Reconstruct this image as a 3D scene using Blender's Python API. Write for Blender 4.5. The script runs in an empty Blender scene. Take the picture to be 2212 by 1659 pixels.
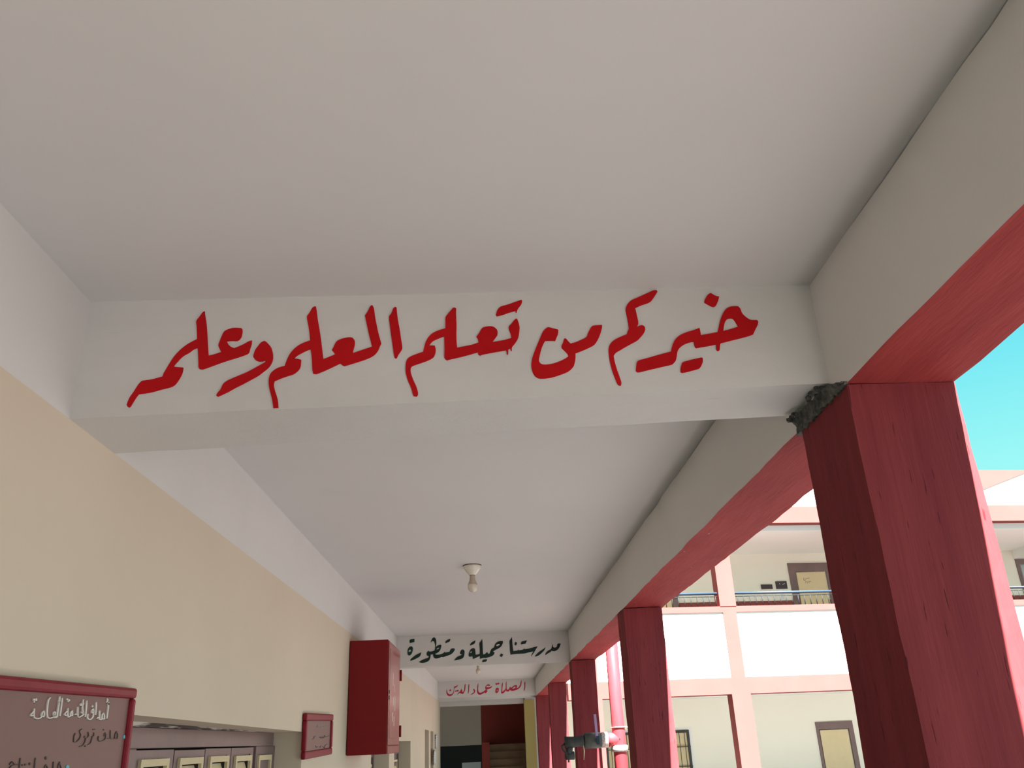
import bpy, math, random
from mathutils import Vector, Matrix, noise
from mathutils.geometry import tessellate_polygon

S = bpy.context.scene
COL = S.collection
random.seed(7)

# ---------------------------------------------------------------- camera, sky, sun, exposure
EYE = 2.1
FPX, W, H = 1800.0, 2212.0, 1659.0
PITCH, YAW, ROLL = 0.4034, 0.0398, -0.0436
fw = Vector((math.sin(YAW)*math.cos(PITCH), math.cos(YAW)*math.cos(PITCH), math.sin(PITCH)))
r0 = Vector((math.cos(YAW), -math.sin(YAW), 0)); u0 = r0.cross(fw)
CR = r0*math.cos(ROLL)+u0*math.sin(ROLL); CU = -r0*math.sin(ROLL)+u0*math.cos(ROLL)
cam = bpy.data.cameras.new('camera'); co = bpy.data.objects.new('camera', cam); COL.objects.link(co)
cam.sensor_width = 36; cam.lens = 36*FPX/W; cam.clip_start = .05; cam.clip_end = 500
M3 = Matrix((CR, CU, -fw)).transposed()
co.matrix_world = Matrix.Translation((0, 0, EYE)) @ M3.to_4x4()
S.camera = co

wd = bpy.data.worlds.new('sky'); S.world = wd; wd.use_nodes = True
nt = wd.node_tree; nt.nodes.clear()
tc = nt.nodes.new('ShaderNodeTexCoord'); sx = nt.nodes.new('ShaderNodeSeparateXYZ')
rp = nt.nodes.new('ShaderNodeValToRGB'); bg = nt.nodes.new('ShaderNodeBackground'); ow = nt.nodes.new('ShaderNodeOutputWorld')
nt.links.new(tc.outputs['Generated'], sx.inputs[0]); nt.links.new(sx.outputs['Z'], rp.inputs[0])
nt.links.new(rp.outputs[0], bg.inputs[0]); nt.links.new(bg.outputs[0], ow.inputs[0])
e = rp.color_ramp.elements
e[0].position = 0.0; e[0].color = (.52, 1.0, .92, 1)
e[1].position = 1.0; e[1].color = (.035, .42, .72, 1)
k = e.new(.24); k.color = (.36, 1.0, .98, 1)
k = e.new(.45); k.color = (.07, .74, .93, 1)
bg.inputs["Strength"].default_value = .292

sun = bpy.data.lights.new('sun', 'SUN'); so = bpy.data.objects.new('sun', sun); COL.objects.link(so)
sun.energy = 20; sun.angle = math.radians(.6); sun.color = (1, .97, .92)
so.rotation_euler = Vector((.066, -.56, 1.0)).to_track_quat('Z', 'Y').to_euler()
so.location = (5, -10, 20)

vs = S.view_settings
vs.view_transform = 'Standard'; vs.look = 'None'; vs.gamma = 1; vs.use_curve_mapping = False
vs.exposure = 1.7

# ---------------------------------------------------------------- pixel -> place helpers (photo 2212 x 1659)
def ray(p): return fw + CR*((p[0]-W/2)/FPX) - CU*((p[1]-H/2)/FPX)
EV = Vector((0, 0, EYE))
def onx(p, x): d = ray(p); return EV + d*(x/d.x)
def ony(p, y): d = ray(p); return EV + d*(y/d.y)
def onz(p, z): d = ray(p); return EV + d*((z-EYE)/d.z)

XL, XR, XO = -1.3185, 1.158, 1.508        # corridor wall, inner and outer face of the colonnade
ZS, ZC = EYE+1.0, EYE+1.425               # soffit and ceiling
YF, YB = -7.0, 23.3                       # corridor from behind the camera to the stair hall

# ---------------------------------------------------------------- materials
def mat(name, col, rough=.8, var=None, vscale=(3, 3, 3), vamt=.5, bump=0, bscale=(40, 40, 40), metal=0, spec=.3, coat=0, detail=4, flecks=None, emit=None):
    m = bpy.data.materials.new(name); m.use_nodes = True
    n = m.node_tree; b = n.nodes['Principled BSDF']
    b.inputs['Base Color'].default_value = (*col, 1); b.inputs['Roughness'].default_value = rough
    b.inputs['Metallic'].default_value = metal; b.inputs['Specular IOR Level'].default_value = spec
    b.inputs['Coat Weight'].default_value = coat
    t = n.nodes.new('ShaderNodeTexCoord')
    def nz(scale, det=4, rgh=.55):
        mp = n.nodes.new('ShaderNodeMapping'); mp.inputs['Scale'].default_value = scale
        z = n.nodes.new('ShaderNodeTexNoise'); z.inputs['Scale'].default_value = 1; z.inputs['Detail'].default_value = det; z.inputs['Roughness'].default_value = rgh
        n.links.new(t.outputs['Object'], mp.inputs[0]); n.links.new(mp.outputs[0], z.inputs[0]); return z
    out = None
    if var:
        z = nz(vscale, detail); r = n.nodes.new('ShaderNodeValToRGB')
        r.color_ramp.elements[0].position = .5-vamt/2; r.color_ramp.elements[1].position = .5+vamt/2
        r.color_ramp.elements[0].color = (*col, 1); r.color_ramp.elements[1].color = (*var, 1)
        n.links.new(z.outputs[0], r.inputs[0]); out = r.outputs[0]
    if flecks:
        fc, fs, th = flecks
        z = nz(fs, 2, .5); r = n.nodes.new('ShaderNodeValToRGB'); r.color_ramp.interpolation = 'LINEAR'
        r.color_ramp.elements[0].position = th; r.color_ramp.elements[1].position = th+.02
        r.color_ramp.elements[0].color = (0, 0, 0, 1); r.color_ramp.elements[1].color = (1, 1, 1, 1)
        n.links.new(z.outputs[0], r.inputs[0])
        mx = n.nodes.new('ShaderNodeMix'); mx.data_type = 'RGBA'
        n.links.new(r.outputs[0], mx.inputs[0])
        if out: n.links.new(out, mx.inputs[6])
        else: mx.inputs[6].default_value = (*col, 1)
        mx.inputs[7].default_value = (*fc, 1); out = mx.outputs[2]
    if out: n.links.new(out, b.inputs['Base Color'])
    if bump:
        z = nz(bscale, 5, .6); bp = n.nodes.new('ShaderNodeBump'); bp.inputs['Strength'].default_value = bump; bp.inputs['Distance'].default_value = .01
        n.links.new(z.outputs[0], bp.inputs['Height']); n.links.new(bp.outputs[0], b.inputs['Normal'])
    return m

PLASTER = mat('white_plaster', (.63, .595, .575), .9, (.67, .635, .615), (1.3, 1.3, 1.3), .5, .15, (9, 9, 9))
BEAMI = mat('edge_beam_whitewash', (.72, .69, .66), .9, (.76, .73, .70), (1.3, 1.3, 1.3), .5, .15, (9, 9, 9))
CEILING = mat('ceiling_paint', (.64, .605, .595), .9, (.67, .635, .62), (1, 1, 1), .5, .12, (6, 6, 6))
BEAMW = mat('beam_whitewash', (.60, .570, .545), .9, (.65, .62, .595), (2, 2, 5), .5, .25, (14, 14, 14), flecks=((.50, .46, .42), (2.6, 30, 60), .75))
CREAM = mat('cream_wall_paint', (.62, .515, .40), .85, (.66, .555, .44), (.9, .9, .9), .5, .12, (8, 8, 8))
REDC = mat('red_column_paint', (.19, .030, .036), .75, (.265, .046, .050), (16, 16, 1.1), .55, .55, (60, 60, 4), spec=.08, flecks=((.10, .016, .02), (110, 110, 7), .69))
REDB = mat('red_beam_paint', (.23, .030, .031), .7, (.33, .052, .048), (9, 1.2, 9), .55, .5, (40, 6, 40), spec=.08, flecks=((.75, .6, .55), (46, 18, 46), .768))
REDF = mat('facade_red_paint', (.22, .062, .056), .8, (.25, .071, .064), (1, 1, 1), .5, spec=.1)
WHITEF = mat('facade_white_paint', (.80, .77, .72), .85, (.83, .80, .75), (1, 1, 1), .5, spec=.2)
CREAMF = mat('facade_cream_paint', (.78, .74, .64), .85, (.80, .765, .67), (1, 1, 1), .5, spec=.2)
CEILF = mat('facade_ceiling_paint', (.74, .73, .70), .85, (.77, .76, .73), (1, 1, 1), .5, spec=.2)
REDP = mat('red_lettering_paint', (.43, .006, .009), .7, (.52, .010, .012), (5, 5, 5), .5, .1, spec=.06)
BLACKP = mat('dark_green_lettering_paint', (.010, .010, .008), .55, (.006, .030, .020), (3, 3, 3), .3, spec=.3)
CRIMP = mat('crimson_lettering_paint', (.42, .015, .045), .55, (.5, .02, .05), (8, 8, 8), .5, spec=.3)
BROKEN = mat('broken_concrete', (.05, .052, .048), .95, (.19, .18, .165), (45, 45, 45), .35, 1.0, (70, 70, 70))
CABRED = mat('cabinet_red_enamel', (.19, .010, .012), .5, (.21, .012, .014), (1, 1, 1), .5, spec=.12)
CABDOOR = mat('cabinet_door_enamel', (.32, .06, .06), .3, (.38, .09, .085), (6, 6, 2), .5, spec=.5, coat=.3)
FRAMER = mat('board_frame_red', (.20, .010, .020), .45, (.24, .015, .028), (20, 20, 20), .5, spec=.12)
BOARD = mat('mauve_board_film', (.205, .112, .096), .5, (.225, .126, .108), (3, 3, 3), .5, spec=.15)
BOARDT = mat('board_title_paint', (.68, .60, .55), .6)
BOARDS = mat('board_title_shadow_paint', (.12, .09, .085), .6)
INK = mat('dark_marker_ink', (.085, .055, .05), .6)
INKG = mat('faded_grey_ink', (.25, .24, .22), .6)
CYAN = mat('cyan_bullet_paint', (.12, .42, .47), .6)
BROWND = mat('brown_door_paint', (.145, .095, .090), .5, (.20, .125, .12), (2.5, 2.5, 2.5), .5, .15, (20, 20, 20), spec=.4)
DARKD = mat('dark_door_edge_paint', (.05, .035, .03), .6, (.6, .55, .5), (60, 3, 60), .12)
LOUV = mat('cream_louver_paint', (.62, .50, .30), .6, (.66, .54, .34), (6, 6, 6), .5)
DARK = mat('dark_gap', (.012, .011, .010), .9)
PORC = mat('white_porcelain', (.72, .66, .57), .25, spec=.5, coat=.4)
BULBH = mat('bulb_housing', (.50, .40, .31), .5)
BULBG = mat('bulb_opal_glass', (.66, .57, .47), .25, spec=.5, coat=.3)
RIM = mat('dark_rim', (.13, .10, .08), .7)
PIPER = mat('red_pipe_paint', (.34, .030, .038), .4, (.42, .045, .055), (6, 6, 2), .5, spec=.25)
PIPEW = mat('worn_white_joint', (.75, .68, .62), .8, (.45, .22, .2), (50, 50, 50), .3, .4)
IRON = mat('black_iron', (.035, .034, .032), .6, (.06, .058, .055), (20, 20, 20), .5, .2)
BRASS = mat('worn_grey_valve', (.050, .056, .056), .5, (.11, .095, .07), (9, 9, 9), .4, .2)
LEVER = mat('lavender_lever_sleeve', (.34, .22, .38), .5)
STEEL = mat('blue_grey_steel', (.022, .040, .065), .5, spec=.25)
GREYST = mat('grey_steel_bar', (.022, .024, .026), .6, spec=.1)
GLASSW = mat('window_pane_grey', (.35, .38, .40), .15, spec=.6)
GROUND = mat('courtyard_ground', (.050, .0475, .0485), .95, (.064, .060, .061), (.5, .5, .5), .5)
FLOORM = mat('corridor_floor_tile', (.20, .195, .19), .8, (.24, .232, .226), (1, 1, 1), .5)
HALLG = mat('hall_grey_wall', (.56, .465, .385), .9, (.60, .50, .41), (1, 1, 1), .5)
HALLD = mat('hall_painted_shade', (.03, .029, .029), .8)  # near-black colour standing in for shade low on the hall wall
HALLR = mat('hall_red_wall', (.20, .030, .022), .8, (.24, .04, .03), (1, 1, 1), .5)
STAIR = mat('brown_stair_stone', (.20, .13, .08), .7, (.26, .17, .10), (4, 4, 4), .5)
BALF = mat('balcony_floor_tile', (.19, .18, .165), .8)
PALEF = mat('pale_floor_tile', (.165, .166, .160), .8)
OLIVE = mat('olive_yellow_paint', (.52, .44, .16), .85, (.56, .48, .19), (1, 1, 1), .5)
PLATE = mat('dark_plate', (.060, .042, .045), .5)
PAPER = mat('paper_notice', (.62, .66, .68), .8)

# ---------------------------------------------------------------- mesh helpers
class MB:
    def __init__(s): s.v = []; s.f = []; s.m = []; s.sm = []
    def add(s, vs, fs, m=0, smooth=False):
        o = len(s.v); s.v += [Vector(v) for v in vs]
        for f in fs: s.f.append([o+i for i in f]); s.m.append(m); s.sm.append(smooth)
        return s
    def box(s, x0, x1, y0, y1, z0, z1, m=0):
        if x0 > x1: x0, x1 = x1, x0
        if y0 > y1: y0, y1 = y1, y0
        if z0 > z1: z0, z1 = z1, z0
        return s.hexa([(x0,y0,z0),(x1,y0,z0),(x1,y1,z0),(x0,y1,z0),(x0,y0,z1),(x1,y0,z1),(x1,y1,z1),(x0,y1,z1)], m)
    def hexa(s, c, m=0):
        return s.add(c, [(0,3,2,1),(4,5,6,7),(0,1,5,4),(1,2,6,5),(2,3,7,6),(3,0,4,7)], m)
    def rough(s, c, n, amp, seed=0, mats=(0,)*6, freq=3.0):
        """eight-cornered block with n=(nx,ny,nz) cells and a hand-trowelled unevenness; mats = bottom, top, -y, +x, +y, -x"""
        c = [Vector(p) for p in c]; ids = {}
        def P(a, b, d):
            q = (c[0]*(1-a)+c[1]*a)*(1-b)+(c[3]*(1-a)+c[2]*a)*b
            t = (c[4]*(1-a)+c[5]*a)*(1-b)+(c[7]*(1-a)+c[6]*a)*b
            return q*(1-d)+t*d
        def V(i, j, k):
            if (i, j, k) not in ids:
                p = P(i/n[0], j/n[1], k/n[2])
                d = noise.noise_vector(p*freq+Vector((seed*7.3, seed*3.1, 0)))*amp + noise.noise_vector(p*freq*4+Vector((seed, 5, 2)))*amp*.5
                ids[(i, j, k)] = len(s.v); s.v.append(p+d)
            return ids[(i, j, k)]
        X, Y, Z = n
        def q(a, b, c_, d, m): s.f.append([a, b, c_, d]); s.m.append(m); s.sm.append(False)
        for i in range(X):
            for j in range(Y):
                q(V(i,j,0), V(i,j+1,0), V(i+1,j+1,0), V(i+1,j,0), mats[0]); q(V(i,j,Z), V(i+1,j,Z), V(i+1,j+1,Z), V(i,j+1,Z), mats[1])
            for k in range(Z):
                q(V(i,0,k), V(i+1,0,k), V(i+1,0,k+1), V(i,0,k+1), mats[2]); q(V(i,Y,k), V(i,Y,k+1), V(i+1,Y,k+1), V(i+1,Y,k), mats[4])
        for j in range(Y):
            for k in range(Z):
                q(V(X,j,k), V(X,j+1,k), V(X,j+1,k+1), V(X,j,k+1), mats[3]); q(V(0,j,k), V(0,j,k+1), V(0,j+1,k+1), V(0,j+1,k), mats[5])
        return s
    def tube(s, pts, r, seg=14, m=0, cap=True):
        """tube along a polyline; r a number or one per point"""
        pts = [Vector(p) for p in pts]; rs = [r]*len(pts) if not hasattr(r, '__len__') else r
        o = len(s.v); ref = None
        for i, p in enumerate(pts):
            d = (pts[min(i+1, len(pts)-1)]-pts[max(i-1, 0)]).normalized()
            if ref is None: ref = d.orthogonal().normalized()
            a = (ref-d*ref.dot(d)).normalized(); b = d.cross(a); ref = a
            for q in range(seg):
                t = 2*math.pi*q/seg; s.v.append(p+(a*math.cos(t)+b*math.sin(t))*rs[i])
        for i in range(len(pts)-1):
            for q in range(seg):
                q2 = (q+1) % seg
                s.f.append([o+i*seg+q, o+i*seg+q2, o+(i+1)*seg+q2, o+(i+1)*seg+q]); s.m.append(m); s.sm.append(True)
        if cap:
            s.f.append([o+q for q in range(seg)][::-1]); s.m.append(m); s.sm.append(False)
            s.f.append([o+(len(pts)-1)*seg+q for q in range(seg)]); s.m.append(m); s.sm.append(False)
        return s
    def lathe(s, prof, c=(0, 0, 0), seg=28, m=0):
        return s.tube([(c[0], c[1], c[2]+z) for r, z in prof], [max(r, .0005) for r, z in prof], seg, m)
    def build(s, name, mats, parent=None, loc=None, bevel=0):
        me = bpy.data.meshes.new(name); me.from_pydata([tuple(v) for v in s.v], [], s.f); me.update()
        for m in (mats if isinstance(mats, (list, tuple)) else [mats]): me.materials.append(m)
        for p, m, sm in zip(me.polygons, s.m, s.sm): p.material_index = m; p.use_smooth = sm
        o = bpy.data.objects.new(name, me); COL.objects.link(o)
        if parent: o.parent = parent
        if loc: o.location = loc
        if bevel:
            b = o.modifiers.new('edge', 'BEVEL'); b.width = bevel; b.segments = 2; b.limit_method = 'ANGLE'
        return o
def empty(name, loc, rz=0):
    o = bpy.data.objects.new(name, None); COL.objects.link(o); o.location = loc; o.rotation_euler = (0, 0, rz); o.empty_display_size = .1; return o
def tag(o, label=None, cat=None, group=None, kind=None):
    if label: o['label'] = label
    if cat: o['category'] = cat
    if group: o['group'] = group
    if kind: o['kind'] = kind
    return o
def struct(o, label=None): o['kind'] = 'structure'; return o

def smooth_path(pts, n=3, closed=True, corner=42):
    P = [Vector((p[0], p[1])) for p in pts]; N = len(P); out = []
    def tan(i):
        a, b, c = P[(i-1) % N], P[i], P[(i+1) % N]
        d1, d2 = b-a, c-b
        if (not closed and i in (0, N-1)) or d1.length < 1e-6 or d2.length < 1e-6: return None
        if abs(math.degrees(d1.angle_signed(d2))) > corner: return None
        return (c-a)/2
    for i in range(N if closed else N-1):
        a, b = P[i], P[(i+1) % N]; ch = b-a; L = ch.length
        ta, tb = tan(i), tan((i+1) % N)
        ta = ch if ta is None else ta*min(1, L/max(ta.length, 1e-6)); tb = ch if tb is None else tb*min(1, L/max(tb.length, 1e-6))
        for k in range(n):
            t = k/n
            out.append(a*(2*t**3-3*t**2+1)+ta*(t**3-2*t**2+t)+b*(-2*t**3+3*t**2)+tb*(t**3-t**2))
    if not closed: out.append(P[-1])
    return out
def glyph(mb, loops, plane, depth, m=0):
    """painted shape: loops of photo points carried on to a surface by plane(p); depth = a vector of paint thickness"""
    L = [[plane(p) for p in l] for l in loops]
    flat = [p for l in L for p in l]; tri = tessellate_polygon(L)
    o = len(mb.v); n = len(flat); mb.v += flat+[p+depth for p in flat]
    for t in tri:
        a, b, c = flat[t[0]], flat[t[1]], flat[t[2]]
        f = list(t) if (b-a).cross(c-a).dot(depth) < 0 else [t[0], t[2], t[1]]
        mb.f.append([o+i for i in f]); mb.m.append(m); mb.sm.append(False)
    k = o
    for l in L:
        q = len(l)
        for i in range(q):
            j = (i+1) % q; mb.f.append([k+i, k+j, k+j+n, k+i+n]); mb.m.append(m); mb.sm.append(False)
        k += q
def stroke(mb, pts, w, plane, depth, m=0):
    """brush stroke of half-width w (photo pixels) along an open path"""
    P = smooth_path(pts, 3, False, 70); A, B = [], []
    for i, p in enumerate(P):
        d = P[min(i+1, len(P)-1)]-P[max(i-1, 0)]
        d = d.normalized() if d.length else Vector((1, 0)); nrm = Vector((-d.y, d.x))
        ww = w*(.65 if i in (0, len(P)-1) else 1)
        A.append(p+nrm*ww); B.append(p-nrm*ww)
    for i in range(len(P)-1): glyph(mb, [[A[i], A[i+1], B[i+1], B[i]]], plane, depth, m)
def crop(x, y, s): return lambda pts: [(x+a/s, y+b/s) for a, b in pts]

# ---------------------------------------------------------------- ground, floor, ceiling, walls
mb = MB(); mb.box(-40, 70, -40, 60, -.6, -.25); struct(mb.build('ground', GROUND))
mb = MB(); mb.box(XL-.6, XO+.25, YF, 30, -.25, 0); struct(mb.build('floor', FLOORM))
mb = MB(); mb.box(XL-.6, XR+.03, YF, YB+.3, ZC, ZC+.25); struct(mb.build('ceiling', CEILING))

RD = .19
REC = [(3.0, 6.356, 2.225), (10.0, 11.745, 2.15), (12.35, 14.835, 2.15), (18.0, 19.165, 2.36), (19.676, 20.618, 2.35)]
mb = MB(); y = YF
for a, b, zt in REC:
    mb.box(XL-RD-.2, XL, y, a, 0, ZS, 0)
    za = zt+.020 if a == 3.0 else zt; zb_ = zt-.014 if a == 3.0 else zt
    mb.hexa([(XL-RD-.2,a,za),(XL,a,za),(XL,b,zb_),(XL-RD-.2,b,zb_),(XL-RD-.2,a,ZS),(XL,a,ZS),(XL,b,ZS),(XL-RD-.2,b,ZS)], 0)
    mb.box(XL-RD-.2, XL-RD-.06, a, b, 0, zt, 0)
    y = b
mb.box(XL-RD-.2, XL, y, YB, 0, ZS, 0)
mb.box(XL-RD-.2, XL, YF, YB, ZS, ZC, 1)
struct(mb.build('wall_left', [CREAM, PLASTER]))

# ---------------------------------------------------------------- edge beam and columns of the colonnade
def edge_beam(y0, y1, name, label):
    n = int((y1-y0)/.11)
    mb = MB(); c = [(XR,y0,ZS),(XO,y0,ZS),(XO,y1,ZS),(XR,y1,ZS),(XR,y0,ZC),(XO,y0,ZC),(XO,y1,ZC),(XR,y1,ZC)]
    mb.rough(c, (3, n, 3), .007, 3, (0, 0, 0, 0, 0, 1), 2.2)
    o = tag(mb.build(name, [REDB, BEAMI]), label, 'beam', kind='thing')
    mb = MB(); mb.box(XR+.031, XO-.005, y0, y1, ZC-.006, ZC+1.1); struct(mb.build('corridor_parapet', REDB))  # unseen roof parapet on the edge beam, added to help block the sun
    return o
edge_beam(YF, 22.75, 'edge_beam', 'long beam over the row of red columns, white inside and red below')

CY = [(2.41, 2.82), (7.28, 7.65), (12.3, 12.7), (17.3, 17.7), (22.35, 22.75)]
CL = ['closest and largest red column, broken plaster at its head', 'red column just before the red standpipe, second along the row',
      'red column behind the black valve of the standpipe', 'slim red column fourth along the row, beyond the standpipe', 'farthest red column beside the olive yellow pilaster']
for i, ((a, b), l) in enumerate(zip(CY, CL)):
    xo = XO-(.020 if i else 0)
    mb = MB(); c = [(XR,a,0),(xo,a,0),(xo,b,0),(XR,b,0),(XR,a,ZS-.006),(xo,a,ZS-.006),(xo,b,ZS-.006),(XR,b,ZS-.006)]
    mb.rough(c, (6, 6, 44), .006 if i < 2 else .003, 10+i, (0,)*6, 2.6)
    o = tag(mb.build('column', REDC), l, 'column', 'red columns along the corridor', 'thing')
    if i == 0:
        # knocked-off plaster where the cross beam meets the column head
        mb = MB(); n = 26; rnd = random.Random(4)
        ys = [2.40+.46*t/n for t in range(n+1)]
        tp = lambda v: max(0, min(1, (v-2.40)/.13))
        top = [ZS+.006+.034*tp(v)+rnd.uniform(-.006, .006) for v in ys]; bot = [ZS-.012*min(1, tp(v)*1.5)+rnd.uniform(-.010, .006) for v in ys]
        for j in range(n):
            for kk in range(3):
                def pt(jj, tt):
                    z = bot[jj]*(1-tt)+top[jj]*tt
                    return Vector((XR-.008-.012*noise.noise(Vector((ys[jj]*40, z*40, 1)))-.01*(tt == 1), ys[jj], z))
                p = [pt(j, kk/3), pt(j+1, kk/3), pt(j+1, (kk+1)/3), pt(j, (kk+1)/3)]
                q_ = [Vector((XR+.012, v.y, v.z)) for v in p]
                mb.hexa([p[0], q_[0], q_[1], p[1], p[3], q_[3], q_[2], p[2]])
        for j in range(34):
            yy = rnd.uniform(2.54, 2.85); s_ = rnd.uniform(.003, .0075); x = XR-rnd.uniform(.010, .038); z = ZS+.042+rnd.uniform(-.004, .004)
            mb.rough([(x-s_,yy-s_,z-s_),(x+s_,yy-s_,z-s_),(x+s_,yy+s_,z-s_),(x-s_,yy+s_,z-s_),(x-s_,yy-s_,z+s_),(x+s_,yy-s_,z+s_),(x+s_,yy+s_,z+s_),(x-s_,yy+s_,z+s_)], (2, 2, 2), .004, j, freq=40)
        tag(mb.build('broken_plaster', BROKEN, o), 'rough grey patch of broken plaster')

# ---------------------------------------------------------------- cross beams with painted words
def cross_beam(y0, y1, zbl, zbr, zblb, zbrb, seed):
    mb = MB(); c = [(XL,y0,zbl),(XR,y0,zbr),(XR,y1,zbrb),(XL,y1,zblb),(XL,y0,ZC+.003),(XR,y0,ZC+.003),(XR,y1,ZC+.003),(XL,y1,ZC+.003)]
    mb.rough(c, (48, 4, 8), .003, seed, freq=2.5)
    return mb
Y1, Y1B, Y2, Y3 = 2.525, 2.87, 12.48, 22.4
z = lambda p, y: ony(p, y).z
b1 = cross_beam(Y1, Y1B, z((150,905), Y1), z((1790,829), Y1), z((250,980), Y1B), z((1712,897), Y1B), 1).build('cross_beam', BEAMW)
tag(b1, 'nearest white ceiling beam with six large red Arabic words', 'beam', 'white cross beams under the ceiling', 'thing')
b2 = cross_beam(Y2, Y2+.36, z((867,1441), Y2), z((1231,1430.5), Y2), ZS+.02, ZS+.02, 2).build('cross_beam', BEAMW)
tag(b2, 'white ceiling beam with dark green Arabic words beyond the first bulb', 'beam', 'white cross beams under the ceiling', 'thing')
b3 = cross_beam(Y3, Y3+.36, z((930,1509), Y3), z((1156,1502), Y3), ZS-.04, ZS-.02, 3).build('cross_beam', BEAMW)
tag(b3, 'farthest white ceiling beam with small crimson Arabic words', 'beam', 'white cross beams under the ceiling', 'thing')

def word(parent, material, y, label, *parts):
    mb = MB(); pl = lambda p: ony(p, y-.0045)
    for loops in parts: glyph(mb, [smooth_path(l) for l in loops], pl, Vector((0, .012, 0)))
    tag(mb.build('painted_word', material, parent), label)
A1 = crop(260, 660, 7.2133); A2 = crop(450, 650, 6.9133); A3 = crop(660, 640, 7.2133); A4 = crop(860, 630, 7.2133); A5 = crop(1130, 610, 7.2133); A6 = crop(1350, 610, 7.2133)
RL = 'red painted Arabic word'
word(b1, REDP, Y1, RL, [A1([(1310,85),(1320,160),(1340,290),(1352,450),(1360,600),(1370,780),(1470,755),(1570,722),(1545,670),(1525,620),(1545,560),(1580,470),(1620,400),(1690,365),(1770,345),(1850,347),(1890,352),(1900,380),(1895,440),(1880,490),(1850,530),(1810,548),(1740,546),(1655,552),(1680,600),(1720,640),(1775,662),(1830,640),(1920,600),(2000,555),(2050,543),(2040,610),(2020,670),(2000,735),(1950,765),(1850,800),(1700,845),(1560,890),(1400,950),(1280,990),(1235,988),(1218,965),(1215,880),(1210,760),(1205,680),(1195,655),(1130,685),(1070,730),(980,780),(920,835),(860,900),(822,948),(880,957),(978,965),(970,1020),(950,1080),(910,1150),(850,1230),(780,1270),(640,1305),(520,1340),(400,1365),(285,1380),(240,1440),(190,1520),(160,1570),(138,1588),(110,1572),(97,1548),(115,1490),(150,1420),(200,1350),(270,1240),(320,1183),(350,1168),(470,1152),(580,1125),(655,1103),(675,1050),(720,975),(770,890),(830,800),(900,720),(970,655),(1060,590),(1195,520),(1192,420),(1188,320),(1183,240),(1240,160),(1280,105)])])
word(b1, REDP, Y1, RL, [A2([(830,598),(860,605),(900,645),(935,690),(955,750),(965,810),(960,880),(935,940),(890,1000),(820,1055),(740,1115),(640,1170),(520,1235),(400,1295),(280,1360),(140,1425),(118,1412),(135,1375),(180,1320),(215,1245),(250,1210),(320,1170),(450,1115),(580,1060),(720,985),(850,912),(843,882),(800,900),(750,900),(700,875),(670,835),(675,800),(700,730),(740,675),(780,625)])])
word(b1, REDP, Y1, RL, [A3([(160,155),(175,230),(185,330),(210,480),(235,640),(255,800),(275,978),(360,945),(460,905),(440,870),(408,835),(430,800),(470,720),(515,680),(600,650),(690,637),(735,645),(765,690),(765,750),(745,830),(735,885),(850,845),(960,808),(1035,783),(1015,700),(985,580),(955,440),(925,298),(965,240),(1005,160),(1025,138),(1045,140),(1065,185),(1080,300),(1105,430),(1135,570),(1180,730),(1155,780),(1130,840),(1080,905),(1000,955),(880,1000),(740,1045),(610,1082),(580,1075),(538,1043),(440,1090),(300,1155),(170,1205),(120,1203),(105,1130),(100,1000),(88,880),(75,815)])
    + A2([(1450,745),(1380,780),(1320,815),(1270,860),(1330,863),(1385,877),(1380,940),(1365,1000),(1330,1045),(1270,1090),(1190,1115),(1090,1150),(985,1195),(975,1245),(985,1310),(1010,1390),(1035,1480),(1045,1595),(970,1598),(965,1545),(945,1440),(910,1300),(900,1200),(910,1130),(935,1075),(990,1025),(1060,990),(1140,968),(1160,910),(1190,840),(1225,780),(1280,715),(1350,660),(1430,620),(1520,588),(1510,470),(1490,350),(1472,235),(1510,175),(1550,105),(1575,85)])],
    [A3([(1395,162),(1418,172),(1425,250),(1440,370),(1465,500),(1485,640),(1508,800),(1480,860),(1445,910),(1425,955),(1408,970),(1385,955),(1370,870),(1350,720),(1325,540),(1300,320),(1335,265),(1365,190)])])
word(b1, REDP, Y1, RL, [A4([(880,247),(905,260),(903,340),(910,500),(908,640),(910,760),(920,872),(1030,850),(1150,825),(1255,790),(1240,730),(1220,702),(1260,645),(1305,570),(1350,548),(1440,537),(1500,553),(1545,600),(1548,665),(1520,710),(1465,785),(1560,770),(1660,750),(1765,720),(1755,660),(1725,580),(1730,535),(1770,495),(1810,440),(1835,420),(1855,420),(1880,490),(1893,560),(1885,650),(1870,720),(1830,790),(1775,860),(1772,915),(1762,922),(1752,900),(1748,878),(1718,895),(1715,960),(1705,985),(1695,960),(1685,907),(1500,940),(1300,978),(1280,993),(1250,975),(1243,938),(1100,980),(920,1025),(790,1053),(765,1065),(735,1045),(720,1020),(722,900),(718,690),(660,710),(590,740),(530,775),(480,838),(570,838),(585,890),(578,960),(548,1018),(470,1065),(350,1110),(220,1157),(195,1200),(200,1270),(240,1380),(285,1480),(310,1570),(305,1610),(290,1632),(240,1625),(225,1590),(215,1540),(190,1470),(150,1380),(120,1270),(115,1180),(125,1090),(150,1040),(200,1005),(300,965),(390,935),(405,870),(430,780),(470,710),(530,650),(620,605),(735,570),(738,480),(738,400),(770,350),(830,280),(855,250)])],
    [A4([(1925,125),(1933,150),(1915,200),(1880,245),(1855,290),(1843,328),(1832,318),(1830,295),(1720,325),(1620,360),(1540,380),(1522,360),(1540,300),(1565,260),(1600,230),(1720,195),(1830,155)])])
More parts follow.
